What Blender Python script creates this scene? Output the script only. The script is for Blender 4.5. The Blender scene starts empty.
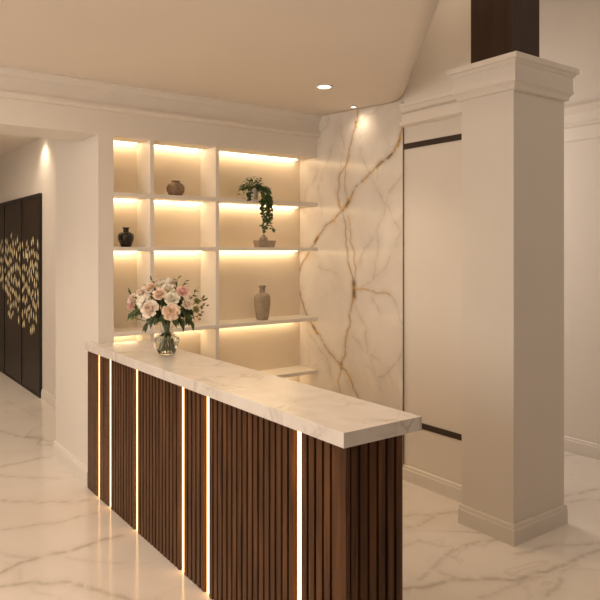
import bpy, bmesh, math, random
import numpy as np
from mathutils import Vector, Matrix
PI = math.pi
scene = bpy.context.scene
COL = scene.collection
random.seed(7)

# ------------------------------------------------------------------ camera
cd = bpy.data.cameras.new('camera'); cam = bpy.data.objects.new('camera', cd); COL.objects.link(cam)
cam.location = (0, 0, 1.65); cam.rotation_euler = (PI / 2, 0, -math.radians(36.15))
cd.sensor_width = 36; cd.lens = 653.3 / 600 * 36; cd.shift_y = -50 / 600; cd.clip_start = .05
scene.camera = cam

# ------------------------------------------------------------------ world, exposure
w = bpy.data.worlds.new('world'); scene.world = w; w.use_nodes = True
bg = w.node_tree.nodes['Background']; bg.inputs[0].default_value = (1, .78, .57, 1); bg.inputs[1].default_value = .15
scene.view_settings.view_transform = 'Standard'; scene.view_settings.look = 'None'
scene.view_settings.gamma = 1; scene.view_settings.use_curve_mapping = False
scene.view_settings.exposure = 0.10

def area(name, loc, target, sx, sy, power, color):
    l = bpy.data.lights.new(name, 'AREA'); l.shape = 'RECTANGLE'; l.size = sx; l.size_y = sy
    l.energy = power; l.color = color
    o = bpy.data.objects.new(name, l); COL.objects.link(o); o.location = loc
    o.rotation_euler = (Vector(target) - Vector(loc)).to_track_quat('-Z', 'Y').to_euler()
    return o
def spot(name, loc, power, deg=110, blend=.9, color=(1, .80, .58), r=.04, target=None):
    l = bpy.data.lights.new(name, 'SPOT'); l.energy = power; l.color = color
    l.spot_size = math.radians(deg); l.spot_blend = blend; l.shadow_soft_size = r
    o = bpy.data.objects.new(name, l); COL.objects.link(o); o.location = loc
    if target: o.rotation_euler = (Vector(target) - Vector(loc)).to_track_quat('-Z', 'Y').to_euler()
    return o
WARM = (1, .80, .60); SOFT = (1, .87, .76)
# added fill lights without visible sources: left side, upper walls, far wall, floors, corridor
area('left_fill', (-3.2, 1.9, 1.7), (2.5, 2.7, 1.2), 3.6, 2.4, 104, SOFT)  # added soft light that brightens the faces turned left
area('upper_wall_fill', (2.75, 2.35, 4.1), (3.1, 2.5, 0), .9, .9, 15, WARM)  # unseen fill added to lift the upper walls and post
area('far_wall_fill', (3.8, 4.6, 2.3), (4.94, 2.7, 1.2), .7, 1.6, 28, SOFT)  # fill added out of sight behind the right wall, brightens the far wall
area('side_floor_fill', (4.2, .2, 4.1), (4.6, 2.6, 0), 1.2, 1.2, 12, SOFT)  # added overhead fill for the floor right of the column
area('corridor_fill', (0.2, 7.4, 2.85), (0.4, 7.4, 0), 1.6, 3.0, 38, WARM)  # added broad fill for the corridor, no fixture
area('lobby_fill', (0.2, 2.9, 2.62), (0.35, 3.2, 0), 2.0, 1.6, 16, WARM)  # added broad fill over the room, no fixture

# ------------------------------------------------------------------ materials
def nodes(name):
    m = bpy.data.materials.new(name); m.use_nodes = True
    nt = m.node_tree; return m, nt, nt.nodes['Principled BSDF']
def N(nt, t, **kw):
    n = nt.nodes.new(t)
    for k, v in kw.items():
        if k in n.inputs: n.inputs[k].default_value = v
        else: setattr(n, k, v)
    return n
def ramp(nt, fac, stops):
    r = nt.nodes.new('ShaderNodeValToRGB'); nt.links.new(fac, r.inputs[0])
    el = r.color_ramp.elements
    while len(el) < len(stops): el.new(.5)
    for e, (p, c) in zip(el, stops): e.position = p; e.color = (*c, 1)
    return r
def coords(nt, scale=(1, 1, 1), rot=(0, 0, 0)):
    tc = nt.nodes.new('ShaderNodeTexCoord'); mp = nt.nodes.new('ShaderNodeMapping')
    mp.inputs['Scale'].default_value = scale; mp.inputs['Rotation'].default_value = rot
    nt.links.new(tc.outputs['Object'], mp.inputs[0]); return mp.outputs[0]
def plain(name, col, rough=.5, metal=0, spec=.5, vary=.04, scale=8, bump=0, **kw):
    m, nt, b = nodes(name)
    co = coords(nt)
    n = N(nt, 'ShaderNodeTexNoise', Scale=scale, Detail=4.0); nt.links.new(co, n.inputs['Vector'])
    a = tuple(max(0, c * (1 - vary)) for c in col); c2 = tuple(min(1, c * (1 + vary)) for c in col)
    r = ramp(nt, n.outputs[0], [(.3, a), (.7, c2)])
    nt.links.new(r.outputs[0], b.inputs['Base Color'])
    b.inputs['Roughness'].default_value = rough; b.inputs['Metallic'].default_value = metal
    b.inputs['Specular IOR Level'].default_value = spec
    if bump:
        bp = N(nt, 'ShaderNodeBump', Strength=bump, Distance=.003); nt.links.new(n.outputs[0], bp.inputs['Height'])
        nt.links.new(bp.outputs[0], b.inputs['Normal'])
    for k, v in kw.items(): b.inputs[k].default_value = v
    return m
def emit(name, col, s):
    m, nt, b = nodes(name)
    b.inputs['Base Color'].default_value = (.9, .85, .75, 1)
    b.inputs['Emission Color'].default_value = (*col, 1); b.inputs['Emission Strength'].default_value = s
    return m
def mix(nt, fac, a, b):
    n = nt.nodes.new('ShaderNodeMix'); n.data_type = 'RGBA'
    for s, i in ((fac, 0), (a, 6), (b, 7)):
        if hasattr(s, 'links'): nt.links.new(s, n.inputs[i])
        elif isinstance(s, tuple): n.inputs[i].default_value = (*s, 1)
        else: n.inputs[i].default_value = s
    return n.outputs[2]
def mathn(nt, op, a, b=None):
    n = nt.nodes.new('ShaderNodeMath'); n.operation = op
    for s, i in ((a, 0), (b, 1)):
        if s is None: continue
        if hasattr(s, 'links'): nt.links.new(s, n.inputs[i])
        else: n.inputs[i].default_value = s
    return n.outputs[0]
def ridge(nt, co, scale, width, dist=.6, detail=4.0, seedoff=0):
    """thin wandering lines: where a noise crosses its middle value"""
    n = N(nt, 'ShaderNodeTexNoise', Scale=scale, Detail=detail, Distortion=dist)
    if seedoff:
        va = nt.nodes.new('ShaderNodeVectorMath'); va.inputs[1].default_value = (seedoff, seedoff * .7, -seedoff)
        nt.links.new(co, va.inputs[0]); nt.links.new(va.outputs[0], n.inputs['Vector'])
    else: nt.links.new(co, n.inputs['Vector'])
    d = mathn(nt, 'ABSOLUTE', mathn(nt, 'SUBTRACT', n.outputs[0], .5))
    return ramp(nt, d, [(0, (1, 1, 1)), (width, (0, 0, 0))]).outputs[0]
def marble(name, base, cloud, vein, rough, amount=.5, scale=.9, width=.012, attr=False, gold=False, stretch=(1, 1, 1), cover=.6):
    m, nt, b = nodes(name); co = coords(nt, stretch)
    c = N(nt, 'ShaderNodeTexNoise', Scale=scale * 2.2, Detail=6.0, Distortion=.8); nt.links.new(co, c.inputs['Vector'])
    colr = mix(nt, ramp(nt, c.outputs[0], [(.35, (0, 0, 0)), (.75, (1, 1, 1))]).outputs[0], base, cloud)
    r1 = ridge(nt, co, scale, width); r2 = ridge(nt, co, scale * 2.1, width * .8, seedoff=7.3)
    msk = N(nt, 'ShaderNodeTexNoise', Scale=scale * 1.3, Detail=2.0); nt.links.new(co, msk.inputs['Vector'])
    mk = ramp(nt, msk.outputs[0], [(.45, (0, 0, 0)), (cover, (1, 1, 1))]).outputs[0]
    v = mathn(nt, 'MULTIPLY', mathn(nt, 'MAXIMUM', r1, mathn(nt, 'MULTIPLY', r2, .55)), mk)
    colr = mix(nt, mathn(nt, 'MULTIPLY', v, amount), colr, vein)
    if attr:
        at = nt.nodes.new('ShaderNodeAttribute'); at.attribute_name = 'vein'
        sp = nt.nodes.new('ShaderNodeSeparateColor'); nt.links.new(at.outputs['Color'], sp.inputs[0])
        fn = N(nt, 'ShaderNodeTexNoise', Scale=16.0, Detail=5.0); nt.links.new(co, fn.inputs['Vector'])
        k = ramp(nt, fn.outputs[0], [(.34, (.25, .25, .25)), (.56, (1, 1, 1))]).outputs[0]
        colr = mix(nt, mathn(nt, 'MULTIPLY', sp.outputs[1], k), colr, vein)
        if gold:
            gcol = mix(nt, ramp(nt, fn.outputs[0], [(.42, (0, 0, 0)), (.6, (1, 1, 1))]).outputs[0], (.14, .07, .02), (.58, .34, .09))
            colr = mix(nt, mathn(nt, 'MULTIPLY', sp.outputs[0], k), colr, gcol)
            colr = mix(nt, mathn(nt, 'MULTIPLY', sp.outputs[2], .9), colr, gcol)
    nt.links.new(colr, b.inputs['Base Color']); b.inputs['Roughness'].default_value = rough
    return m
def wood(name, a, c, rough=.4, scale=(14, 14, .9)):
    m, nt, b = nodes(name); co = coords(nt, scale)
    n = N(nt, 'ShaderNodeTexNoise', Scale=2.2, Detail=8.0, Distortion=.7); nt.links.new(co, n.inputs['Vector'])
    r = ramp(nt, n.outputs[0], [(.3, a), (.7, c)]); nt.links.new(r.outputs[0], b.inputs['Base Color'])
    bp = N(nt, 'ShaderNodeBump', Strength=.15, Distance=.002); nt.links.new(n.outputs[0], bp.inputs['Height'])
    nt.links.new(bp.outputs[0], b.inputs['Normal']); b.inputs['Roughness'].default_value = rough
    b.inputs['Specular IOR Level'].default_value = .22
    return m
M = dict(
    wall=plain('wall_paint', (.78, .72, .65), .6, vary=.015, scale=2, bump=.05),
    ceil=plain('ceiling_paint', (.80, .72, .63), .7, vary=.015, scale=1.5),
    trim=plain('trim_paint', (.80, .74, .67), .45, vary=.01),
    shelf=plain('shelf_lacquer', (.80, .74, .66), .4, vary=.01),
    niche=plain('niche_plaster', (.88, .77, .62), .6, vary=.05, scale=1.6),
    darkbar=plain('dark_bronze', (.035, .022, .014), .35, vary=.1),
    post=wood('post_espresso', (.034, .018, .012), (.050, .028, .018), .35),
    wood=wood('walnut_dark', (.042, .016, .006), (.135, .056, .020), .38),
    panel=wood('panel_espresso', (.020, .011, .006), (.036, .020, .010), .45),
    channel=plain('led_halo_channel', (.60, .30, .09), .5, vary=.05),  # orange base colour stands in for the LED halo on the wood
    black=plain('black_groove', (.008, .006, .005), .5),
    gold=plain('gold_leaf', (.95, .74, .46), .4, metal=.35, vary=.25, scale=5),
    led=emit('led_warm', (1, .54, .185), 4.2),
    shelfled=emit('led_shelf', (1, .74, .44), 8.5),
    lens=emit('lamp_lens', (1, .85, .62), 14),
    lampring=plain('lamp_ring', (.8, .74, .66), .4),
    floor=marble('floor_marble', (.80, .74, .68), (.74, .67, .60), (.30, .23, .17), .13, .35, .55, .010, attr=True),
    slab=marble('slab_marble', (.80, .74, .67), (.66, .60, .54), (.33, .27, .22), .17, .28, 1.0, .012, attr=True, gold=True),
    top=marble('top_marble', (.78, .73, .68), (.69, .63, .57), (.36, .28, .21), .2, .5, 2.6, .022, cover=.6),
    tanceramic=plain('tan_ceramic', (.26, .17, .10), .55, vary=.25, scale=40, bump=.3),
    darkceramic=plain('dark_ceramic', (.022, .016, .010), .25, vary=.3, scale=20),
    stoneceramic=plain('stone_ceramic', (.36, .28, .20), .7, vary=.18, scale=30, bump=.4),
    potwhite=plain('white_pot', (.80, .72, .62), .5, vary=.08, scale=20),
    soil=plain('soil', (.05, .03, .02), .9, vary=.4, scale=60),
    ivy=plain('ivy_leaf', (.055, .10, .022), .45, vary=.5, scale=25),
    leaf=plain('bouquet_leaf', (.050, .085, .020), .45, vary=.45, scale=18),
    stem=plain('stem_green', (.10, .15, .04), .5, vary=.2),
    white=plain('petal_cream', (.94, .88, .74), .6, vary=.05, scale=30),
    peach=plain('petal_peach', (.94, .72, .56), .6, vary=.10, scale=14),
    pink=plain('petal_pink', (.92, .60, .52), .6, vary=.14, scale=14),
    blush=plain('petal_blush', (.94, .81, .69), .6, vary=.08, scale=14),
    bud=plain('bud_green', (.42, .42, .18), .6, vary=.15),
    budbrown=plain('bud_brown', (.20, .13, .05), .6, vary=.15),
)
def glassmat(name, ior, col):
    m, nt, b = nodes(name)
    b.inputs['Base Color'].default_value = (*col, 1); b.inputs['Roughness'].default_value = .02
    b.inputs['Transmission Weight'].default_value = 1; b.inputs['IOR'].default_value = ior
    return m
M['glass'] = glassmat('clear_glass', 1.45, (.97, .97, .94)); M['water'] = glassmat('water', 1.33, (.93, .94, .86))

# ------------------------------------------------------------------ mesh helpers
class MB:
    def __init__(s): s.v = []; s.f = []; s.sm = []
    def add(s, vs, fs, smooth=False):
        o = len(s.v); s.v += [tuple(p) for p in vs]; s.f += [tuple(o + i for i in f) for f in fs]; s.sm += [smooth] * len(fs); return s
    def box(s, a, b):
        x0, y0, z0 = a; x1, y1, z1 = b
        return s.add([(x0, y0, z0), (x1, y0, z0), (x1, y1, z0), (x0, y1, z0), (x0, y0, z1), (x1, y0, z1), (x1, y1, z1), (x0, y1, z1)],
                     [(0, 3, 2, 1), (4, 5, 6, 7), (0, 1, 5, 4), (1, 2, 6, 5), (2, 3, 7, 6), (3, 0, 4, 7)])
    def prism(s, poly, z0, z1):
        n = len(poly)
        return s.add([(x, y, z0) for x, y in poly] + [(x, y, z1) for x, y in poly],
                     [tuple(range(n))[::-1], tuple(range(n, 2 * n))] + [(i, (i + 1) % n, n + (i + 1) % n, n + i) for i in range(n)])
    def lathe(s, prof, c=(0, 0, 0), n=40, smooth=True):
        cx, cy, cz = c; vs = []; fs = []
        for r, z in prof:
            for k in range(n):
                a = 2 * PI * k / n; vs.append((cx + r * math.cos(a), cy + r * math.sin(a), cz + z))
        for j in range(len(prof) - 1):
            for k in range(n):
                a = j * n + k; b = j * n + (k + 1) % n; fs.append((a, b, b + n, a + n))
        return s.add(vs, fs, smooth)
    def tube(s, pts, r, n=6, r1=None):
        pts = [Vector(p) for p in pts]; vs = []; fs = []; m = len(pts)
        for i, p in enumerate(pts):
            t = (pts[min(i + 1, m - 1)] - pts[max(i - 1, 0)]).normalized()
            a = t.cross(Vector((.3, .1, 1)) if abs(t.z) < .95 else Vector((1, 0, 0))).normalized(); b = t.cross(a)
            rr = r + ((r1 if r1 is not None else r) - r) * i / (m - 1)
            for k in range(n):
                q = 2 * PI * k / n; vs.append(p + (a * math.cos(q) + b * math.sin(q)) * rr)
        for i in range(m - 1):
            for k in range(n): fs.append((i * n + k, i * n + (k + 1) % n, (i + 1) * n + (k + 1) % n, (i + 1) * n + k))
        fs += [tuple(range(n))[::-1], tuple(range((m - 1) * n, m * n))]
        return s.add(vs, fs, True)
    def build(s, name, mat, parent=None, bevel=0, loc=None):
        me = bpy.data.meshes.new(name); me.from_pydata(s.v, [], s.f); me.materials.append(mat)
        me.polygons.foreach_set('use_smooth', s.sm); me.update()
        bm = bmesh.new(); bm.from_mesh(me); bmesh.ops.recalc_face_normals(bm, faces=bm.faces); bm.to_mesh(me); bm.free()
        o = bpy.data.objects.new(name, me); COL.objects.link(o)
        if parent: o.parent = parent
        if loc: o.location = loc
        if bevel:
            md = o.modifiers.new('bevel', 'BEVEL'); md.width = bevel; md.segments = 2; md.limit_method = 'ANGLE'
            md.harden_normals = False
        return o
def tag(o, label=None, cat=None, group=None, kind=None):
    if label: o['label'] = label
    if cat: o['category'] = cat
    if group: o['group'] = group
    if kind: o['kind'] = kind
    return o
def struct(o, label=None): o['kind'] = 'structure'; return o if not label else tag(o, label)
def empty(name, loc, label, cat, group=None):
    o = bpy.data.objects.new(name, None); COL.objects.link(o); o.location = loc; o.empty_display_size = .1
    return tag(o, label, cat, group)
def sweep(path, prof, inward):
    """crown / base profile swept along a 2D open or closed path. prof = (out, z); inward = +1/-1 side"""
    closed = path[0] == path[-1]; P = [Vector(p) for p in (path[:-1] if closed else path)]; n = len(P); vs = []; fs = []
    for i, p in enumerate(P):
        d0 = (p - P[i - 1]).normalized() if (i > 0 or closed) else None
        d1 = (P[(i + 1) % n] - p).normalized() if (i < n - 1 or closed) else None
        d0 = d0 or d1; d1 = d1 or d0
        n0 = Vector((d0.y, -d0.x)) * inward; n1 = Vector((d1.y, -d1.x)) * inward
        m = (n0 + n1); m = m / max(.3, m.dot(n0)) if m.length > 1e-6 else n0
        for o_, z in prof: vs.append((p.x + m.x * o_, p.y + m.y * o_, z))
    k = len(prof)
    for i in range(n if closed else n - 1):
        for j in range(k):
            a = i * k + j; b = i * k + (j + 1) % k; c = ((i + 1) % n) * k + (j + 1) % k; d = ((i + 1) % n) * k + j
            fs.append((a, b, c, d))
    if not closed: fs += [tuple(range(k)), tuple(range((n - 1) * k, n * k))[::-1]]
    return MB().add(vs, fs)

# ------------------------------------------------------------------ key dimensions
XC, XW, XF = 1.500, 3.380, 4.94          # pier face, marble wall, far wall
YH, YN, YB = 4.36, 4.625, 4.75           # header front, niche back, header back
ZH, ZC, ZHALL, ZHI = 2.432, 2.776, 2.92, 4.2
CS = .05                                 # the low ceiling falls slightly towards the room
def zc(y): return ZC - CS * (YH - y)

# ------------------------------------------------------------------ veined grids
def seg_dist(px, py, a, b):
    ax, ay = a; bx, by = b; dx, dy = bx - ax, by - ay; L = dx * dx + dy * dy + 1e-12
    t = np.clip(((px - ax) * dx + (py - ay) * dy) / L, 0, 1)
    return np.hypot(px - ax - t * dx, py - ay - t * dy)
def jitter(pl, amp, seed):
    """subdivide a vein polyline and let it wander a little"""
    rnd = random.Random(seed); pts = [Vector(p) for p in pl]
    for _ in range(3):
        q = [pts[0]]
        for a, b in zip(pts, pts[1:]):
            d = b - a; nrm = Vector((-d.y, d.x)); q += [(a + b) / 2 + nrm * rnd.uniform(-amp, amp), b]
        pts = q
    return [tuple(p) for p in pts]
def draw(field, PX, PY, pl, wd, strength, soft=1.0):
    for a, b in zip(pl, pl[1:]):
        x0, x1 = min(a[0], b[0]) - wd * 4, max(a[0], b[0]) + wd * 4; y0, y1 = min(a[1], b[1]) - wd * 4, max(a[1], b[1]) + wd * 4
        i = np.where((PX >= x0) & (PX <= x1) & (PY >= y0) & (PY <= y1))[0]
        if len(i) == 0: continue
        d = seg_dist(PX[i], PY[i], a, b)
        field[i] = np.maximum(field[i], strength * np.exp(-(d / wd) ** 2 * soft))
def grid_obj(name, us, vs, to3d, mat, fields, parent=None, extra=None):
    nu, nv = len(us), len(vs); U, V = np.meshgrid(us, vs, indexing='ij'); U = U.ravel(); V = V.ravel()
    co = to3d(U, V); f = []
    idx = np.arange(nu * nv).reshape(nu, nv)
    quads = np.stack([idx[:-1, :-1], idx[1:, :-1], idx[1:, 1:], idx[:-1, 1:]], -1).reshape(-1, 4)
    base = len(co); V3 = co.tolist(); F = quads.tolist()
    if extra:
        ev, ef = extra; V3 += ev; F += [[base + k for k in q] for q in ef]
    me = bpy.data.meshes.new(name); me.from_pydata(V3, [], F); me.materials.append(mat)
    at = me.attributes.new('vein', 'FLOAT_COLOR', 'POINT')
    c = np.zeros((len(V3), 4), np.float32); c[:, 3] = 1
    for k, fld in enumerate(fields(U, V)): c[:base, k] = fld
    at.data.foreach_set('color', c.ravel()); me.update()
    o = bpy.data.objects.new(name, me); COL.objects.link(o)
    if parent: o.parent = parent
    return o

GOLD= [(1.0, [(3.332, 2.552), (3.382, 2.444), (3.433, 2.378), (3.506, 2.328), (3.592, 2.301), (3.703, 2.236), (3.841, 2.156), (3.912, 2.083), (3.973, 2.0), (4.047, 1.956), (4.169, 1.879), (4.308, 1.792), (4.377, 1.734), (4.447, 1.667), (4.504, 1.598), (4.577, 1.528), (4.727, 1.384)]), (0.8, [(3.841, 2.724), (3.864, 2.635), (3.912, 2.516), (3.948, 2.418), (3.985, 2.319), (4.06, 2.262), (4.085, 2.071), (4.047, 1.956)]), (0.5, [(3.948, 2.418), (3.985, 2.255), (3.997, 2.129), (3.961, 2.015), (3.997, 1.985)]), (0.8, [(4.047, 1.956), (3.985, 1.825), (3.985, 1.69), (3.948, 1.531), (3.906, 1.453), (3.888, 1.336)]), (0.5, [(3.961, 1.912), (3.936, 1.713), (3.864, 1.509), (3.888, 1.391)]), (0.9, [(3.888, 1.336), (3.906, 1.233), (3.924, 1.185), (3.936, 1.049), (3.985, 0.941), (3.991, 0.821), (4.047, 0.725)]), (1.0, [(4.606, 1.283), (4.555, 1.182), (4.518, 1.107), (4.44, 1.019), (4.369, 0.953), (4.281, 0.884), (4.169, 0.794), (4.06, 0.724), (3.991, 0.693), (3.924, 0.617), (3.864, 0.533), (3.794, 0.414)]), (0.5, [(3.888, 1.336), (3.817, 1.343), (3.703, 1.338), (3.587, 1.324), (3.496, 1.323)]), (0.5, [(4.047, 0.725), (4.085, 0.582), (4.01, 0.467)])]
BLOB= [((3.888, 1.391), (3.888, 1.281), 0.022), ((3.948, 2.038), (4.022, 1.97), 0.014), ((4.349, 1.759), (4.391, 1.718), 0.013), ((4.047, 0.741), (4.041, 0.702), 0.013), ((3.864, 2.65), (3.864, 2.619), 0.011), ((3.464, 2.353), (3.506, 2.328), 0.009), ((3.57, 2.306), (3.625, 2.274), 0.01), ((4.419, 1.004), (4.363, 0.95), 0.012), ((3.382, 2.459), (3.403, 2.403), 0.009)]
GREY= [[(3.538, 1.995), (3.625, 1.8), (3.759, 1.673), (3.823, 1.549)], [(3.538, 1.991), (3.454, 1.877), (3.367, 1.772)], [(3.538, 1.991), (3.636, 2.102), (3.703, 2.213), (3.817, 2.426)], [(3.538, 1.991), (3.444, 2.117), (3.342, 2.224)], [(3.423, 1.723), (3.475, 1.606), (3.647, 1.446), (3.817, 1.34)], [(3.864, 1.189), (3.742, 1.037), (3.725, 0.851), (3.625, 0.695), (3.592, 0.603)], [(3.725, 0.855), (3.625, 0.823)], [(3.912, 0.981), (3.725, 0.855)], [(3.68, 1.286), (3.603, 1.186)], [(4.461, 0.923), (4.281, 0.784), (4.188, 0.664), (4.085, 0.502)], [(3.625, 1.8), (3.614, 1.635), (3.669, 1.446)], [(3.372, 1.773), (3.423, 1.723)], [(4.06, 2.665), (4.01, 2.449), (4.06, 2.262)], [(4.349, 2.323), (4.518, 2.167), (4.562, 2.04)], [(4.188, 2.472), (4.349, 2.155), (4.295, 1.942)], [(3.496, 1.326), (3.403, 1.215), (3.342, 1.076)], [(3.625, 0.695), (3.485, 0.768), (3.342, 0.933)], [(4.035, 1.401), (4.188, 1.486), (4.349, 1.515)]]
FLOOR_V= [(1, [(0.945, 4.65), (1.144, 4.441), (1.291, 4.354), (1.414, 4.307)]), (1.3, [(0.635, 3.581), (0.731, 3.599), (0.84, 3.652), (0.943, 3.66), (1.078, 3.633), (1.229, 3.658), (1.404, 3.659)]), (0.8, [(0.743, 3.907), (0.779, 3.836), (0.856, 3.723), (0.943, 3.66)]), (1.2, [(0.616, 3.476), (0.701, 3.449), (0.817, 3.412), (0.98, 3.305), (1.045, 3.198), (1.109, 3.059), (1.178, 2.943), (1.232, 2.871)]), (0.8, [(0.844, 4.151), (1.019, 4.11), (1.162, 4.059), (1.41, 4.065)]), (0.8, [(1.05, 5.166), (1.199, 5.005), (1.369, 4.855)]), (1, [(1.088, 5.357), (1.234, 5.366), (1.392, 5.401), (1.463, 5.38)]), (0.6, [(1.06, 3.574), (1.184, 3.414), (1.278, 3.331)]), (1, [(1.305, 6.422), (1.37, 6.254), (1.427, 6.096), (1.504, 6.002), (1.585, 5.831)]), (0.7, [(1.564, 7.698), (1.683, 7.496)]), (0.7, [(1.682, 7.063), (1.829, 7.06)]), (0.7, [(1.676, 6.916), (1.765, 6.704)]), (0.5, [(0.762, 3.75), (0.809, 3.517), (0.828, 3.322), (0.903, 3.154)]), (1.3, [(2.236, 2.281), (2.427, 2.212), (2.573, 2.166), (2.69, 2.092), (2.803, 1.998), (2.98, 1.969), (3.191, 1.947), (3.452, 1.928), (3.613, 1.901)]), (0.9, [(2.541, 2.316), (2.559, 2.251), (2.589, 2.179)]), (1, [(3.043, 2.168), (3.231, 2.134), (3.389, 2.05), (3.534, 1.974), (3.638, 1.914)]), (0.9, [(2.881, 2.895), (3.053, 2.807), (3.225, 2.739)]), (0.8, [(2.8, 2.756), (3.045, 2.775), (3.152, 2.773)]), (0.8, [(2.411, 2.284), (2.528, 2.325), (2.615, 2.355), (2.849, 2.398), (3.098, 2.34)]), (0.9, [(2.781, 1.816), (3.004, 1.888), (3.19, 1.907)]), (0.8, [(2.516, 1.998), (2.717, 1.976), (2.843, 1.968)]), (1.1, [(4.02, 2.49), (4.333, 2.42)]), (0.8, [(3.935, 2.423), (4.142, 2.314)]), (0.6, [(2.581, 2.594), (2.744, 2.599), (2.778, 2.48)])]
# ------------------------------------------------------------------ floor
xs = np.unique(np.concatenate([np.linspace(-4.5, -.2, 12), np.arange(-.2, 5.0, .014), [5.05]]))
ys = np.unique(np.concatenate([np.linspace(-3.2, 1.2, 12), np.arange(1.2, 6.6, .014), np.linspace(6.6, 12, 24)]))
def floor_fields(U, V):
    r = np.zeros_like(U); g = np.zeros_like(U); b = np.zeros_like(U)
    for i, (wt, pl) in enumerate(FLOOR_V):
        pj = jitter(pl, .10, 40 + i); draw(g, U, V, pj, .010 + .006 * wt, .42 * wt); draw(g, U, V, pj, .045, .14 * wt)
    return r, g, b
fl = grid_obj('floor', xs, ys, lambda U, V: np.stack([U, V, 0 * U], -1), M['floor'], floor_fields)
struct(fl)

# ------------------------------------------------------------------ walls
w_ = MB()
w_.box((-4, YH, ZH), (XC, YB, ZC + .2))                       # header over the corridor opening
w_.box((XC, YH, ZH), (XW, YN + .2, ZC + .2))                  # header over the shelves
w_.box((XC, YH, 0), (1.606, 5.36, ZH))                         # pier
w_.box((XC, YN + .2, ZH), (1.606, 5.36, ZHALL + .1))
w_.box((1.606, YN, 0), (XW, YN + .12, ZH))                    # niche back
struct(w_.build('wall_back', M['wall']))
struct(MB().box((XW, 2.60, 0), (XW + .14, YN + .2, ZHI)).build('wall_right', M['wall']))
struct(MB().box((XF, -2.5, 0), (XF + .1, 6.5, ZHI)).build('wall_far', M['wall']))
struct(MB().box((XW + .14, 5.5, 0), (XF, 5.6, ZHI)).build('wall_rear', M['wall']))
struct(MB().box((1.978, 5.20, 0), (2.08, 12, ZHALL)).box((1.606, 5.20, 0), (1.978, 5.36, ZHALL)).box((-4, 11.9, 0), (1.978, 12, ZHALL)).build('wall_corridor', M['wall']))

# ceilings
E0 = Vector((XW, 3.34)); ED = Vector((-1.21, -1.40)).normalized(); EN = Vector((ED.y, -ED.x))    # open edge of the low ceiling
if EN.dot(Vector((1, -1))) < 0: EN = -EN
def low_ceiling():
    vs = []; fs = []; n = 24; R = .10
    # strips parallel to the open edge: flat, then a rounded lip that turns up
    offs = [(-R - .001, 0)] + [(-R + R * math.sin(a), R - R * math.cos(a)) for a in [PI / 2 * k / 10 for k in range(1, 11)]] + [(0, ZHI - 2.5)]
    L = [i * 6.4 / n for i in range(-3, n + 1)]
    for t in L:
        for ox, oz in offs:
            p = E0 + ED * t + EN * ox; vs.append((p.x, p.y, zc(p.y) + oz))
    k = len(offs)
    for i in range(len(L) - 1):
        for j in range(k - 1): fs.append((i * k + j, i * k + j + 1, (i + 1) * k + j + 1, (i + 1) * k + j))
    lip = MB().add([v for v in vs], fs, True)
    a = E0 + ED * L[0] - EN * R; b = E0 + ED * L[-1] - EN * R
    poly = [(a.x, a.y), (XW + .0, YH + .02), (-4.4, YH + .02), (-4.4, b.y), (b.x, b.y)]
    lip.add([(x, y, zc(y)) for x, y in poly], [tuple(range(len(poly)))], False)
    return lip.build('ceiling', M['ceil'])
struct(low_ceiling())
struct(MB().box((-4.4, -3.2, ZHI), (XF + .1, 5.6, ZHI + .1)).build('ceiling', M['ceil']))
struct(MB().box((-4, YB, ZHALL), (1.978, 12, ZHALL + .1)).build('ceiling', M['ceil']))

# crown mouldings: (out, z) profiles
def crown(zt, zb, drop, out=.07):
    return [(0, zt), (out, zt), (out, zt - .018), (out - .012, zt - .026), (out - .022, zt - .05), (out - .045, zt - .062), (.022, zt - .068),
            (.022, drop + .035), (.046, drop + .032), (.046, drop + .012), (.024, drop), (0, drop)]
struct(sweep([(-4, YH), (XW, YH)], crown(ZC + .004, 0, 2.595), 1).build('trim_1', M['trim']))
struct(sweep([(XW, 3.357), (XW, 2.60)], crown(2.69, 0, 2.53, .05), 1).build('trim_2', M['trim']))
struct(sweep([(XF, 6.4), (XF, -2.4)], [(0, 2.81), (.06, 2.81), (.06, 2.79), (.035, 2.765), (.022, 2.75), (.022, 2.68), (.034, 2.672), (.034, 2.655), (.02, 2.645), (.012, 2.64), (.012, 2.54), (0, 2.53)], 1).build('trim_3', M['trim']))
# dark inlay bars and the large flush panel between them
struct(MB().box((XW - .006, 2.55, 2.372), (XW + .02, 3.352, 2.412)).build('trim_4', M['darkbar']))
struct(MB().box((XW - .006, 2.55, .402), (XW + .02, 3.352, .442)).build('trim_5', M['darkbar']))
# baseboards
bprof = lambda h, t=.016: [(0, 0), (t, 0), (t, h - .028), (t * .75, h - .022), (t * .75, h - .008), (t * .4, h), (0, h)]
struct(sweep([(XW, 4.6), (XW, 2.60)], bprof(.11), 1).build('baseboard_right', M['trim']))
struct(sweep([(XC, 5.36), (XC, 4.53)], bprof(.13, .02), 1).build('baseboard_pier', M['trim']))
struct(sweep([(XF, 6.4), (XF, -2.4)], bprof(.12), 1).build('baseboard_far', M['trim']))
struct(sweep([(1.978, 7.57), (1.978, 5.37)], bprof(.10), 1).build('baseboard_corridor', M['trim']))

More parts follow.
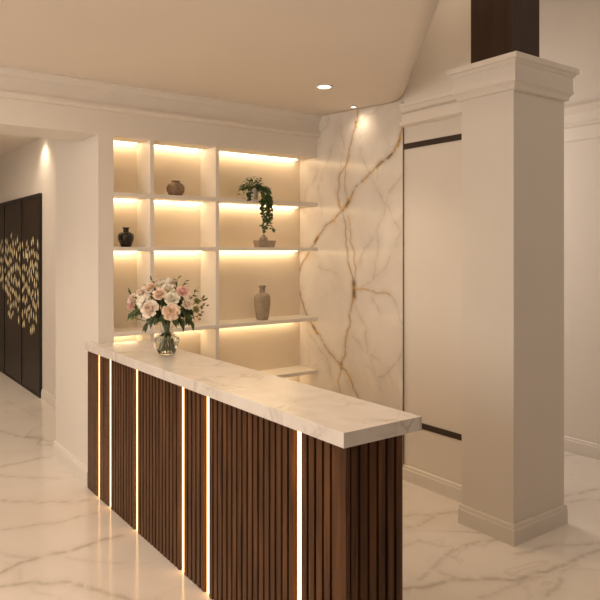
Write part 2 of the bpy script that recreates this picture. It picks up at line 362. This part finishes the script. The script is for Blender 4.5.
# ------------------------------------------------------------------ column and post
KX0, KX1, KY0, KY1 = 3.118, 3.616, 2.244, 2.614
colm = empty('column', ((KX0 + KX1) / 2, (KY0 + KY1) / 2, 0), 'square cream column with a moulded capital standing on the marble floor', 'column')
def rel(mb, o):
    l = o.location; mb.v = [(x - l.x, y - l.y, z - l.z) for x, y, z in mb.v]; return mb
ring = [(KX0, KY0), (KX1, KY0), (KX1, KY1), (KX0, KY1), (KX0, KY0)]
rel(MB().box((KX0, KY0, .10), (KX1, KY1, 2.56)), colm).build('shaft', M['wall'], colm, bevel=.004)
cap = sweep(ring, [(-.02, 2.54), (.0, 2.546), (.016, 2.549), (.018, 2.566), (.032, 2.584), (.040, 2.588), (.040, 2.602), (.035, 2.606), (.035, 2.684), (.042, 2.688), (.050, 2.704), (.062, 2.708), (.062, 2.738), (-.02, 2.738)], 1)
cap.box((KX0 - .02, KY0 - .02, 2.55), (KX1 + .02, KY1 + .02, 2.736))
rel(cap, colm).build('capital', M['trim'], colm)
kb = sweep(ring, [(-.02, 0), (.014, 0), (.014, .085), (.011, .092), (.011, .104), (.008, .115), (-.02, .115)], 1)
rel(kb, colm).build('plinth', M['trim'], colm)
pst = empty('post', (3.31, 2.444, 2.738), 'dark brown square post rising from the top of the cream column', 'post')
rel(MB().box((3.17, 2.30, 2.738), (3.45, 2.588, ZHI)), pst).build('shaft', M['post'], pst, bevel=.006)
rel(sweep([(3.17, 2.30), (3.45, 2.30), (3.45, 2.588), (3.17, 2.588), (3.17, 2.30)], [(-.01, 2.7385), (.003, 2.7385), (.003, 2.746), (-.01, 2.746)], 1), pst).build('foot_plate', M['darkbar'], pst)

# ------------------------------------------------------------------ gold veined slab
def slab_fields(U, V):   # U = y, V = z
    r = np.zeros_like(U); g = np.zeros_like(U); b = np.zeros_like(U)
    for i, (wt, pl) in enumerate(GOLD):
        pj = jitter(pl, .13, i)
        draw(r, U, V, pj, .0050 + .004 * wt, min(1, wt + .25)); draw(r, U, V, pj, .028, .34 * wt)
        draw(g, U, V, [(x + .008, y + .006) for x, y in jitter(pl, .2, i + 90)], .004, .35)
    for a, c, rad in BLOB: draw(b, U, V, [a, c], rad * 1.5, 1.0, 1.6)
    for i, pl in enumerate(GREY):
        pj = jitter(pl, .12, 200 + i); draw(g, U, V, pj, .0065, .45); draw(g, U, V, pj, .035, .14)
    return r, g, b
slab = empty('marble_panel', (XW, 3.36, 0), 'tall pale marble wall panel with branching gold veins beside the shelves', 'wall panel')
sx = XW - .015; y0s, y1s = 3.357, 4.62
# panel front follows the ceiling's slight fall
def slab3(U, V):
    k = V / 2.80; return np.stack([0 * U + (sx - XW), U - 3.36, k * (zc(U) - .003)], -1)
us = np.arange(y0s, y1s + .004, .0062); vs_ = np.arange(0, 2.8001, .0062)
vs_ = np.linspace(0, 2.80, len(vs_))
def sf2(U, V): return slab_fields(U, V / 2.80 * (zc(U) - .003))
grid_obj('veined_face', us, vs_, slab3, M['slab'], sf2, slab)
MB().box((sx - XW + .0004, y0s - 3.36, 0), (-.0006, y1s - 3.36, 2.715)).build('slab_core', M['slab'], slab)
MB().box((sx - XW + .003, y0s - 3.36 - .003, .0), (-.0006, y0s - 3.36 - .0005, 2.69)).build('edge_seam', M['tanceramic'], slab)

# ------------------------------------------------------------------ shelving
sh = empty('shelving_unit', (1.606, YH, 0), 'built-in cream shelving with warm lit edges recessed behind the counter', 'shelving')
SX0, SX1 = 1.606, sx
SZ = (2.047, 1.671, 1.084, .640)
def shb(a, b): return rel(MB().box(a, b), sh)
for z in SZ: shb((SX0 + .001, YH - .004, z - .029), (SX1 - .001, YN - .001, z)).build('shelf', M['shelf'], sh, bevel=.002)
zs = [0.0] + sorted(SZ)
for dx in (1.874, 2.400):
    d = MB()
    for i, z in enumerate(zs):
        zt = zs[i + 1] - .029 if i < 4 else ZH
        d.box((dx, YH + .006, z), (dx + .03, YN - .001, zt))
    rel(d, sh).build('divider', M['shelf'], sh)
shb((SX0 + .001, YN - .012, 0.01), (SX1 - .001, YN - .0005, ZH)).build('back_panel', M['niche'], sh)
for z in [ZH] + [q - .029 for q in SZ]:
    for x0, x1 in ((1.606, 1.874), (1.904, 2.40), (2.43, SX1)):
        o = shb((x0 + .02, YN - .062, z - .005), (x1 - (.06 if x1 == SX1 else .015), YN - .020, z - .0005)).build('led_strip', M['shelfled'], sh); o['label'] = 'glowing warm white light strip'

# ------------------------------------------------------------------ reception counter
CX0, CX1, CY0, CY1, CZ = 1.483, 1.769, 1.757, 4.526, .962
ct = empty('reception_counter', (CX0, CY0, 0), 'dark ribbed walnut reception counter with vertical glowing light strips', 'counter')
LED = [4.309, 4.099, 3.661, 3.056, 2.789, 2.048]
core = MB().box((CX0 + .018, CY0 + .014, 0), (CX1, YH - .001, CZ)).box((CX0 + .0145, YH - .002, 0), (XC - .0005, CY1, CZ))
rel(core, ct).build('carcass', M['wood'], ct)
front = MB()
def rib(y0, y1): front.box((CX0, y0, .0), (CX0 + .0185, y1, CZ))
CH = .026
edges = sorted(LED); spans = [(CY0, edges[0] - CH)] + [(a + CH, b - CH) for a, b in zip(edges, edges[1:])] + [(edges[-1] + CH, CY1)]
for i, (a, b) in enumerate(spans):
    if i == len(spans) - 1: rib(a, b); continue
    if i == len(spans) - 2:
        rib(a, a + .075); rib(a + .085, b); continue
    if i == 0: rib(a, a + .078); a = a + .091
    p = .0425; n = max(1, int((b - a + .013) / p)); p = (b - a + .013) / n
    for k in range(n): rib(a + k * p, a + k * p + p - .013)
rel(front, ct).build('ribbed_front', M['wood'], ct, bevel=.0015)
endp = MB()
p = .0445; a = CX0 + .026; endp.box((CX0 + .0002, CY0 + .0002, 0), (CX0 + .020, CY0 + .0138, CZ))
while a < CX1 - .01:
    endp.box((a, CY0, 0), (min(a + p - .014, CX1), CY0 + .0145, CZ)); a += p
rel(endp, ct).build('ribbed_end', M['wood'], ct, bevel=.0015)
for y in LED:
    rel(MB().box((CX0 + .0165, y - CH + .0006, .001), (CX0 + .01795, y + CH - .0006, CZ - .0005)), ct).build('light_channel', M['channel'], ct)  # strip coloured orange to hold the glow beside each LED
    rel(MB().box((CX0 + .006, y - .0062, .004), (CX0 + .0164, y + .0062, CZ - .001)), ct).build('led_strip', M['led'], ct)['label'] = 'glowing warm vertical light strip'
top = MB().prism([(1.455, 1.735), (1.843, 1.735), (1.843, YH - .005), (XC - .0015, YH - .005), (XC - .0015, 4.50), (1.455, 4.50)], CZ + .0005, CZ + .055)
tp = top.build('countertop', M['top'], bevel=.002)
tag(tp, 'long pale marble countertop with brown veins on the ribbed counter', 'countertop')

# ------------------------------------------------------------------ corridor panels
def leaf_blade(mb, x, y, z, w_, h, tilt):
    c, s = math.cos(tilt), math.sin(tilt); pts = [(0, -1), (.62, -.45), (1, .1), (.55, .7), (0, 1), (-.55, .7), (-1, .1), (-.62, -.45)]
    ring_ = [(y + (px * w_ * c - pz * h * s), z + (px * w_ * s + pz * h * c)) for px, pz in pts]
    n = len(pts)
    vs = [(x - .001, a, b) for a, b in ring_] + [(x - .009, y, z)] ; fs = [(i, (i + 1) % n, n) for i in range(n)]
    mb.add(vs, fs)
edgesY = [7.585, 8.41, 9.35, 10.30]
plab = ['dark corridor panel with gold leaves, nearest the cream wall strip', 'dark corridor panel with gold leaves, middle one of three', 'dark corridor panel with gold leaves, cut by the picture edge']
rnd = random.Random(3); LEAVES = []
for k in range(6):
    mb = MB(); leaf_blade(mb, 0, 0, 0, (.017, .020, .023)[k % 3], (.058, .046, .066)[k % 3], (-.3, .25, .05, -.1, .35, -.2)[k]); LEAVES.append(mb.build('gold_leaf', M['gold']))
for i in range(3):
    ya, yb = edgesY[i], edgesY[i + 1]
    pn = empty('decorative_panel', (1.978, ya, 0), plab[i], 'panel', 'dark gold leaf panels in the corridor')
    bd = rel(MB().box((1.955, ya + .035, .02), (1.9775, yb - .012, 2.24)), pn).build('board', M['panel'], pn, bevel=.003)
    fr = MB().box((1.948, ya, .0), (1.9775, ya + .034, 2.285)).box((1.948, ya + .034, 2.241), (1.9775, yb - .001, 2.285)).box((1.966, yb - .0118, .0), (1.9775, yb - .001, 2.241)).box((1.948, ya + .034, .0), (1.9775, yb - .001, .019))
    rel(fr, pn).build('frame', M['black'], pn)
    mb = MB(); placed = []; tries = 0
    zt = (1.83, 1.90, 1.85)[i]; zb = (.60, .72, .9)[i]; cxp = (.42, .55, .5)[i]
    while len(placed) < 66 and tries < 6000:
        tries += 1; q = rnd.random(); y = ya + .06 + q * (yb - ya - .10); z = rnd.uniform(zb, zt)
        d = abs(q - cxp); lim_t = zt - .15 * abs(math.sin(q * 9 + i)) - .1 * d; lim_b = zb + .9 * d * abs(math.cos(q * 5 + i)) + .05
        if not (lim_b < z < lim_t): continue
        if any(abs(y - a) < .058 and abs(z - b) < .105 for a, b in placed): continue
        placed.append((y, z)); gl = LEAVES[rnd.randrange(6)].copy(); COL.objects.link(gl); gl.parent = bd; gl.location = (1.955 - 1.978, y - ya, z); gl['label'] = 'raised gold leaf'
    if i == 2:
        for g in LEAVES: bpy.data.objects.remove(g)
    if i == 0: rel(MB().box((1.940, yb - .27, 1.55), (1.9548, yb - .23, 1.61)), pn).build('handle', M['gold'], bd, bevel=.004)

# ------------------------------------------------------------------ recessed lamps
def lamp(x, y, z, label, power, r=.042, deg=110, target=None, group='recessed ceiling lamps'):
    o = empty('ceiling_light', (x, y, z), label, 'lamp', group)
    tr_ = MB().lathe([(r, -.001), (r + .014, -.001), (r + .016, -.006), (r + .010, -.010), (r, -.008), (r, -.001)], n=32).build('trim_ring', M['lampring'], o)
    MB().lathe([(0, -.003), (r * .5, -.0032), (r - .0005, -.003)], n=32).build('lens', M['lens'], tr_)
    spot('lamp_beam', (x, y, z - .03), power, deg, target=target)
    return o
lamp(2.66, 3.37, zc(3.37), 'round recessed ceiling lamp glowing between shelves and column', 24)
lamp(3.275, 3.79, zc(3.79), 'recessed lamp tight against the marble panel top', 2.4, r=.018, deg=165)
lamp(1.84, 7.47, ZHALL, 'recessed lamp washing the corridor wall beside the dark panels', 13, r=.035, deg=125)
lamp(.85, 2.3, zc(2.3), 'added recessed lamp out of view above the floor before the counter', 16)  # added out of view to light floor and header
lamp(-.75, 3.4, zc(3.4), 'added recessed lamp out of view above the corridor entrance', 16)  # extra downlight placed out of view for the left floor and header
lamp(1.75, 1.75, zc(1.75), 'added recessed lamp out of view above the countertop', 8)  # extra unseen downlight, added to light the counter area

lamp(.25, 5.3, ZHALL, 'added recessed corridor lamp hidden just behind the entrance beam', 46, r=.035, deg=80, target=(.75, 4.5, 0))  # added behind the header to brighten the floor in front of it
lamp(1.1, 8.9, ZHALL, 'added recessed lamp deep in the corridor before the dark panels', 60, r=.035, deg=85)  # added to brighten the far corridor floor
# ------------------------------------------------------------------ vases on the shelves
def vessel(name, loc, prof, mat, label, cat, extra=None):
    o = empty(name, loc, label, cat); MB().lathe(prof, n=48).build('body', mat, o); 
    if extra: extra(o)
    return o
r_ = lambda o: MB().lathe([(.026, .106), (.033, .110), (.034, .115), (.030, .118), (.026, .116), (.024, .106)], n=48).build('rim', M['tanceramic'], o)
vessel('vase', (2.12, 4.47, SZ[0]), [(0, .0), (.034, .0), (.050, .012), (.063, .035), (.067, .055), (.064, .075), (.052, .092), (.034, .102), (.026, .106), (.025, .112), (.022, .106), (.030, .098), (.055, .075), (.058, .05), (.03, .01), (0, .008)], M['tanceramic'],
       'round brown ceramic vase with short rim on the top shelf', 'vase', r_)
r2 = lambda o: MB().lathe([(.019, .106), (.019, .128), (.025, .133), (.026, .138), (.021, .139), (.016, .132), (.015, .106)], n=48).build('neck', M['darkceramic'], o)
vessel('vase', (1.733, 4.46, SZ[1]), [(0, 0), (.030, 0), (.036, .006), (.046, .030), (.055, .060), (.056, .080), (.048, .096), (.030, .105), (.019, .108), (.015, .104), (.045, .09), (.05, .06), (.03, .01), (0, .008)], M['darkceramic'],
       'small dark brown vase with narrow neck on the left shelf', 'vase', r2)
r3 = lambda o: MB().lathe([(.024, .218), (.023, .240), (.024, .262), (.030, .268), (.031, .278), (.027, .281), (.020, .274), (.019, .218)], n=48).build('neck', M['stoneceramic'], o)
vessel('vase', (2.886, 4.47, SZ[2]), [(0, 0), (.044, 0), (.048, .005), (.056, .050), (.064, .110), (.067, .160), (.064, .190), (.052, .208), (.034, .215), (.024, .220), (.019, .216), (.055, .18), (.05, .05), (.04, .01), (0, .008)], M['stoneceramic'],
       'tall stone coloured bottle vase on the lower right shelf', 'vase', r3)
# shallow planter with a pebble
dish = empty('dish', (2.90, 4.46, SZ[1]), 'shallow stone coloured oblong dish beneath the trailing plant', 'dish')
a = math.radians(0)
def tray(w0, d0, w1, d1, h, t):
    o_ = [(-w0, -d0, 0), (w0, -d0, 0), (w0, d0, 0), (-w0, d0, 0), (-w1, -d1, h), (w1, -d1, h), (w1, d1, h), (-w1, d1, h),
          (-w1 + t, -d1 + t, h), (w1 - t, -d1 + t, h), (w1 - t, d1 - t, h), (-w1 + t, d1 - t, h), (-w0 + t, -d0 + t, t), (w0 - t, -d0 + t, t), (w0 - t, d0 - t, t), (-w0 + t, d0 - t, t)]
    f_ = [(0, 3, 2, 1)] + [(i, (i + 1) % 4, 4 + (i + 1) % 4, 4 + i) for i in range(4)] + [(4 + i, 4 + (i + 1) % 4, 8 + (i + 1) % 4, 8 + i) for i in range(4)] + [(8 + i, 8 + (i + 1) % 4, 12 + (i + 1) % 4, 12 + i) for i in range(4)] + [(12, 13, 14, 15)]
    return MB().add(o_, f_)
tray(.072, .040, .082, .048, .056, .009).build('bowl', M['stoneceramic'], dish, bevel=.003)
tray(.064, .032, .070, .037, .040, .002).build('sand', M['tanceramic'], dish)
peb = empty('stone', (2.885, 4.45, SZ[1] + .042), 'small round stone resting in the oblong dish', 'stone')
MB().lathe([(0, 0), (.024, .002), (.036, .016), (.034, .032), (.022, .044), (.016, .050), (.013, .058), (.006, .064), (0, .065)], n=24).build('body', M['stoneceramic'], peb)

# ------------------------------------------------------------------ trailing ivy
def leafpoly(mb, p, d, nrm, L, W, droop=.2):
    d = d.normalized(); s = d.cross(nrm).normalized(); n = s.cross(d)
    prof = [(0, 0), (.18, .55), (.42, 1), (.7, .72), (1, 0)]
    vs = []
    for t, wd in prof:
        c = p + d * (L * t) - n * (droop * L * t * t)
        vs += [c - s * (W * .5 * wd) + n * (.10 * W * wd), c, c + s * (W * .5 * wd) + n * (.10 * W * wd)]
    fs = []
    for i in range(len(prof) - 1):
        b = i * 3; fs += [(b, b + 1, b + 4, b + 3), (b + 1, b + 2, b + 5, b + 4)]
    mb.add(vs, fs, True)
rv = random.Random(11)
def rvec(r): return Vector((r.uniform(-1, 1), r.uniform(-1, 1), r.uniform(-1, 1)))
ivy = empty('potted_plant', (2.765, 4.43, SZ[0]), 'trailing green plant in a pale pot hanging over the top shelf', 'plant')
pt_ = MB().lathe([(0, 0), (.040, 0), (.044, .006), (.052, .085), (.055, .088), (.055, .096), (.048, .097), (.045, .085), (.045, .080)], n=40).build('pot', M['potwhite'], ivy)
MB().lathe([(0, .082), (.03, .084), (.0455, .080)], n=24).build('soil', M['soil'], pt_)
fo = MB()
for k in range(270):
    a = rv.uniform(0, 2 * PI); r = .105 * math.sqrt(rv.random()); h = .10 + .075 * (1 - (r / .105) ** 2) * rv.random() + (.012 if r < .05 else -.03 * rv.random())
    if r > .06 and rv.random() < .25: h -= rv.uniform(0, .05)
    if h < .09 and math.sin(a) < 0 and abs(math.cos(a)) < .7: h = .10
    p = Vector((r * math.cos(a) * 1.25 + .02, r * math.sin(a) * .75, h))
    d = Vector((math.cos(a), math.sin(a), rv.uniform(-.9, .5))) + rvec(rv) * .5
    leafpoly(fo, p, d, Vector((0, 0, 1)) + rvec(rv) * .4, rv.uniform(.022, .036), rv.uniform(.016, .026))
fo.build('foliage', M['ivy'], ivy)
R_ = Vector((.807, -.59, 0))
def vine(x0, drop, sway, seed):
    r = random.Random(seed); mb = MB(); pts = []
    y_out = -.085 + r.uniform(-.03, .01)
    for i in range(15):
        t = i / 14
        if t < .25: q = t / .25; p = Vector((x0 * .5 + x0 * .5 * q, y_out * q, .09 + .03 * math.sin(q * PI) - .03 * q))
        else: q = (t - .25) / .75; p = Vector((x0 + sway * q + .008 * math.sin(q * 9 + seed), y_out - .004 * math.sin(q * 7), .06 - drop * q))
        pts.append(p)
    mb.tube(pts, .0016, 5, .0009)
    for i in range(1, 15):
        for k in range(4):
            if i < 14: p = pts[i].lerp(pts[i + 1], r.random())
            else: p = pts[i]
            d = Vector((r.uniform(-1, 1), r.uniform(-.9, .4), r.uniform(-.9, .1)))
            leafpoly(mb, p, d, Vector((0, -1, .4)) + rvec(r) * .5, r.uniform(.018, .032), r.uniform(.014, .024))
    return mb
for x0, dr, sw, sd in ((.02, .27, .01, 1), (.045, .31, .015, 2), (.065, .22, .02, 3), (.085, .30, .03, 4), (.10, .20, .01, 5), (-.085, .06, -.01, 7), (.075, .28, -.01, 8), (.10, .10, .015, 9), (.05, .12, .0, 10)):
    vine(x0, dr, sw, sd).build('vine', M['ivy'], ivy)

# ------------------------------------------------------------------ flower vase
VX, VY, VZ = 1.688, 3.683, CZ + .0555
Rr = Vector((.807, -.59, 0)); Ff = Vector((.59, .807, 0))
gv = empty('glass_vase', (VX, VY, VZ), 'clear glass vase of flowers standing on the marble countertop', 'vase')
outer = [(0, 0), (.046, 0), (.050, .004), (.052, .010), (.062, .040), (.074, .072), (.077, .084), (.074, .098), (.060, .115), (.042, .128), (.035, .140), (.035, .150), (.040, .175), (.048, .200), (.054, .222)]
inner = [(.0515, .222), (.0455, .200), (.0375, .175), (.0325, .150), (.0325, .141), (.0395, .130), (.0575, .117), (.0712, .099), (.0743, .084), (.0713, .073), (.0593, .041), (.0490, .014), (.044, .010), (0, .009)]
MB().lathe(outer + inner, n=64).build('glass_body', M['glass'], gv)
MB().lathe([(0, .0092), (.0438, .0102), (.0488, .0142), (.0591, .0412), (.0711, .0732), (.0741, .084), (.0722, .096), (0, .096)], n=64).build('water', M['water'], gv)

def petal(mb, c, ax, az, R, rb, rt, h, wdt, curl, rnd):
    """one cupped petal around axis ax, at angle az"""
    u = ax.orthogonal().normalized(); v = ax.cross(u)
    nu, nt = 5, 5; vs = []
    for i in range(nt):
        t = i / (nt - 1); wf = math.sin(PI * (.18 + .62 * t)) if t < 1 else .62
        for j in range(nu):
            s = (j / (nu - 1) - .5) * 2; ang = az + s * wdt * wf
            rad = rb + (rt - rb) * (t ** .8) + curl * max(0, t - .7) * 2.2 * R - .05 * R * s * s
            hh = h * (t ** 1.1) - .16 * R * s * s * t - abs(curl) * R * max(0, t - .75) * 1.5
            vs.append(c + (u * math.cos(ang) + v * math.sin(ang)) * rad + ax * hh)
    fs = [(i * nu + j, i * nu + j + 1, (i + 1) * nu + j + 1, (i + 1) * nu + j) for i in range(nt - 1) for j in range(nu - 1)]
    mb.add(vs, fs, True)
def rose(c, ax, R, seed, full=6):
    """cabbage rose: tight spiral heart inside layers of cupped, outward rolling petals"""
    rnd = random.Random(seed); mb = MB(); ax = ax.normalized(); u = ax.orthogonal().normalized(); v = ax.cross(u); base = c - ax * R * .55
    nu = 7; nt = 6
    for L in range(full):
        k = L / (full - 1); n = 3 + L
        for j in range(n):
            az = 2 * PI * (j + .5 * (L % 2)) / n + rnd.uniform(-.2, .2) + L * .4
            rm = R * (.10 + .86 * k ** .9) * rnd.uniform(.93, 1.05)        # radius at the widest
            h = R * (1.10 - .42 * k ** 1.6) * rnd.uniform(.93, 1.04); half = (1.5 if L < 2 else 1.15) * PI / n; vs = []
            for a in range(nt):
                t = a / (nt - 1)
                prof = math.sin(PI * min(1, t * .95 + .05) * (.72 - .22 * k)) / math.sin(PI * (.36 if k < .5 else .45)) if k < .35 else t ** .55
                rad = rm * min(1.05, prof) + R * .10 * k * max(0, t - .72) / .28
                hh = h * (t ** .9) - R * .10 * k * max(0, t - .8) / .2
                for b_ in range(nu):
                    q = (b_ / (nu - 1) - .5) * 2; wf = .55 + .45 * math.sin(PI * min(1, .15 + t * .8)); ang = az + q * half * wf
                    rr_ = rad * (1 - .04 * q * q) + rnd.uniform(-.01, .01) * R
                    vs.append(base + (u * math.cos(ang) + v * math.sin(ang)) * rr_ + ax * (hh - .14 * R * abs(q) ** 2.5 * t))
            fs = [(a * nu + b_, a * nu + b_ + 1, (a + 1) * nu + b_ + 1, (a + 1) * nu + b_) for a in range(nt - 1) for b_ in range(nu - 1)]
            mb.add(vs, fs, True)
    return mb
def puff(c, ax, R, seed):
    rnd = random.Random(seed); mb = MB(); ax = ax.normalized()
    for k in range(230):
        d = rvec(rnd).normalized()
        if d.dot(ax) < -.55: continue
        p = c + d * R * rnd.uniform(.72, .92); t = (d.cross(rvec(rnd))).normalized()
        leafpoly(mb, p - t * R * .14, t + d * .25, d, R * .34, R * .30, .35)
    mb.add([c + Vector(q) * R * .72 for q in ((1, 0, 0), (-1, 0, 0), (0, 1, 0), (0, -1, 0), (0, 0, 1), (0, 0, -1))], [(0, 2, 4), (2, 1, 4), (1, 3, 4), (3, 0, 4), (2, 0, 5), (1, 2, 5), (3, 1, 5), (0, 3, 5)], True)
    return mb
SC = .00608
def bp(u, v, f):   # bouquet-local place: across, up, towards the room
    return Rr * ((u - 167) * SC) + Vector((0, 0, 1.65 - (v - 250) * SC - VZ)) - Ff * f
stem_i = [0]
def stem_pts(p, feet=True):
    i = stem_i[0]; stem_i[0] += 1; ang = i * 2.4; dirx = Vector((p.x, p.y, 0)); dn = dirx.normalized() if dirx.length > .01 else Vector((math.cos(ang), math.sin(ang), 0))
    neck = Vector((math.cos(ang) * .019, math.sin(ang) * .019, .145))
    foot = Vector((-dn.x * .030 + math.cos(ang) * .022, -dn.y * .030 + math.sin(ang) * .022, .014))
    foot = Vector((foot.x, foot.y, .014)); 
    rr = Vector((foot.x, foot.y, 0))
    rr = rr.normalized() * (.043 if i % 3 else .016); foot = Vector((rr.x, rr.y, .014))
    mid = neck.lerp(p, .35) + Vector((0, 0, .02)); rim = neck.lerp(p, .0) + Vector((p.x, p.y, 0)).normalized() * .004 + Vector((0, 0, .075)) if True else None
    neck = Vector((neck.x * .8, neck.y * .8, neck.z)); rim = rim + Vector((neck.x, neck.y, 0)) * .2
    return ([foot, foot.lerp(neck, .5)] if feet else [Vector((neck.x, neck.y, .118)), Vector((neck.x, neck.y, .13))]) + [neck, rim, mid.lerp(p, .35), p]
def flower(u, v, f, diam, kind, mat, label, cat='flower', up=.35):
    p = bp(u, v, f); R = diam * SC / 2 * 1.16
    out = Vector((p.x, p.y, 0)) + Vector((0, 0, max(.05, p.z - .22) * 1.0 + .02)); out = out.normalized() - Ff * .75
    ax = (out + Vector((0, 0, up * .3))).normalized()
    name = {'rose': 'rose', 'puff': 'hydrangea', 'bud': 'rosebud'}[kind]
    o = empty(name, (VX, VY, VZ), label, cat, 'flowers in the glass vase')
    bl = (rose(p, ax, R, int(u * 7 + v)) if kind == 'rose' else puff(p, ax, R, int(u * 3 + v)) if kind == 'puff' else rose(p, ax, R, int(u + v), 3))
    bo = bl.build('bloom', M[mat], o)
    if kind == 'rose':
        rose(p + ax * R * .22, ax, R * .34, int(u), 4).build('flower_heart', M[{'peach': 'peach', 'white': 'blush', 'blush': 'peach', 'pink': 'pink'}[mat]], bo)
    MB().tube(stem_pts(p - ax * R * .5), .0024, 6).build('stem', M['stem'], o)
FL = [
 (147.7, 301, .09, 15, 'puff', 'white', 'large fluffy cream bloom at the left of the bouquet'),
 (155, 306.5, .14, 15.5, 'rose', 'blush', 'big cream rose low left of centre in the bouquet'),
 (176.3, 309.5, .15, 14.5, 'rose', 'peach', 'big open peach rose low right of centre in bouquet'),
 (176.5, 297, .12, 12.5, 'rose', 'white', 'cream rose directly above the big peach rose'),
 (163.5, 292.5, .11, 11.5, 'rose', 'peach', 'peach rose in the upper middle of the bouquet'),
 (170, 288, .06, 11, 'rose', 'white', 'cream rose behind the upper middle peach rose'),
 (185, 290.5, .05, 11.5, 'rose', 'pink', 'deep pink rose at the upper right of bouquet'),
 (190, 303, .07, 10, 'rose', 'blush', 'small blush rose at the right of the bouquet'),
 (143, 292, .04, 10.5, 'rose', 'blush', 'pale blush rose behind the fluffy cream bloom'),
 (151.8, 286.5, .02, 10, 'rose', 'peach', 'peach pink rose at the upper left of bouquet'),
 (132.5, 298, .02, 9.5, 'rose', 'blush', 'pale peach rose at the far left edge'),
 (132, 305, .03, 8, 'rose', 'pink', 'small pink rose low at the far left edge'),
 (161, 283.5, .0, 9, 'rose', 'white', 'cream rose at the top left of centre'),
 (168.5, 282, -.02, 8, 'puff', 'white', 'small cream bloom at the very top of bouquet'),
 (173.5, 282.5, -.03, 7, 'rose', 'blush', 'small blush rose at the top right of centre'),
 (197.5, 301, .0, 6.5, 'bud', 'bud', 'green bud at the right edge, level with blush rose'),
 (197, 309, .02, 6.5, 'bud', 'bud', 'green bud low at the right edge of bouquet'),
 (134, 317, .04, 6.5, 'bud', 'bud', 'pale green bud at the lower left of the bouquet'),
 (156, 281, -.08, 8, 'rose', 'blush', 'blush rose at the back of the bouquet'),
]
for a in FL: flower(*a)
# greenery
rg = random.Random(5)
def sprig(u, v, f, label, n=10, L=.05, W=.018, buds=0, s0=.35, mat='leaf'):
    p = bp(u, v, f); o = empty('leafy_sprig', (VX, VY, VZ), label, 'foliage', 'green sprigs in the glass vase'); pts = stem_pts(p, False)
    MB().tube(pts, .0018, 5, .0011).build('stem', M['stem'], o)
    a = pts[3]; mb = MB()
    for k in range(n):
        t = s0 + (1 - s0) * (k / (n - 1)); q = pts[3].lerp(pts[4], t * 2) if t < .5 else pts[4].lerp(pts[5], t * 2 - 1)
        d = (p - a).normalized() + rvec(rg) * .75
        leafpoly(mb, q, d, Vector((0, 0, 1)) - Ff * .5 + rvec(rg) * .4, L * rg.uniform(.7, 1.15), W * rg.uniform(.8, 1.2), rg.uniform(.1, .5))
    mb.build('leaves', M[mat], o)
    if buds:
        b = MB()
        for k in range(buds):
            q = p + rvec(rg) * .022; b.tube([q, q + (p - a).normalized() * .008, q + (p - a).normalized() * .016], .0065, 6, .002)
        b.build('buds', M['budbrown'], o)
SP = [(129, 291, .0, 'leafy sprig reaching to the upper left of bouquet'), (151, 279, -.02, 'thin leafy sprig standing up at top left'),
      (178, 279, .0, 'thin leafy sprig standing tallest above the deep pink rose'), (184.5, 282, -.02, 'leafy sprig pointing up at the upper right'),
      (197, 290, .0, 'leafy sprig reaching to the upper right edge'), (144, 284, -.03, 'short leafy sprig above the pale blush rose')]
for i, (u, v, f, lb) in enumerate(SP): sprig(u, v, f, lb, n=9, L=.030, W=.011, s0=.62)
SB = [(203, 297, .0, 'brown budded twig at the far right tip'), (202.5, 306, .01, 'brown budded twig at right, below the far tip'), (199, 315, .03, 'brown budded twig drooping at the lower right')]
for u, v, f, lb in SB: sprig(u, v, f, lb, n=7, L=.022, W=.009, buds=5, s0=.6)
# drooping collar leaves
CL = [(130, 316, .03, 'green leaf spray drooping at the lower left edge'), (139, 312, .08, 'green leaf spray between lower left edge and cream rose'), (149, 324, .10, 'broad leaves drooping lowest at left of vase'),
      (158, 317, .12, 'dark leaves below the big cream rose'), (168, 318, .12, 'dark leaves over the vase rim'), (180, 322, .11, 'broad leaves drooping just right of the vase'),
      (187, 324, .09, 'broad leaves drooping lowest at right of vase'), (194, 321, .06, 'leaf spray drooping at the lower right edge'), (167, 302, .10, 'dark leaves at the centre between the roses'),
      (184, 300, .05, 'dark leaves between deep pink and blush roses'), (157, 296, .07, 'dark leaves between fluffy bloom and peach rose'), (140, 304, .02, 'dark leaves behind the far left roses'),
      (167, 300, -.10, 'dark leaves at the back of the bouquet'), (190, 313, .02, 'dark leaves beneath the small blush rose')]
for u, v, f, lb in CL:
    p = bp(u, v, f); o = empty('leaf_spray', (VX, VY, VZ), lb, 'foliage', 'drooping leaves in the glass vase'); pts = stem_pts(p + Vector((0, 0, .03)), False)
    pts[4] = pts[4] + Vector((0, 0, .02)); MB().tube(pts, .002, 5, .0012).build('stem', M['stem'], o)
    mb = MB(); a = Vector((0, 0, .215))
    for k in range(18):
        t = rg.uniform(.25, .95); q = a.lerp(p, t) + Vector((0, 0, .06 * math.sin(t * PI))) + rvec(rg) * .018
        d = (p - q).normalized() + rvec(rg) * .5 + Vector((0, 0, -.35 if v > 315 else .1))
        leafpoly(mb, q, d, Vector((0, 0, 1)) - Ff * .6 + rvec(rg) * .3, rg.uniform(.045, .070), rg.uniform(.018, .028), .35)
    mb.build('leaves', M['leaf'], o)
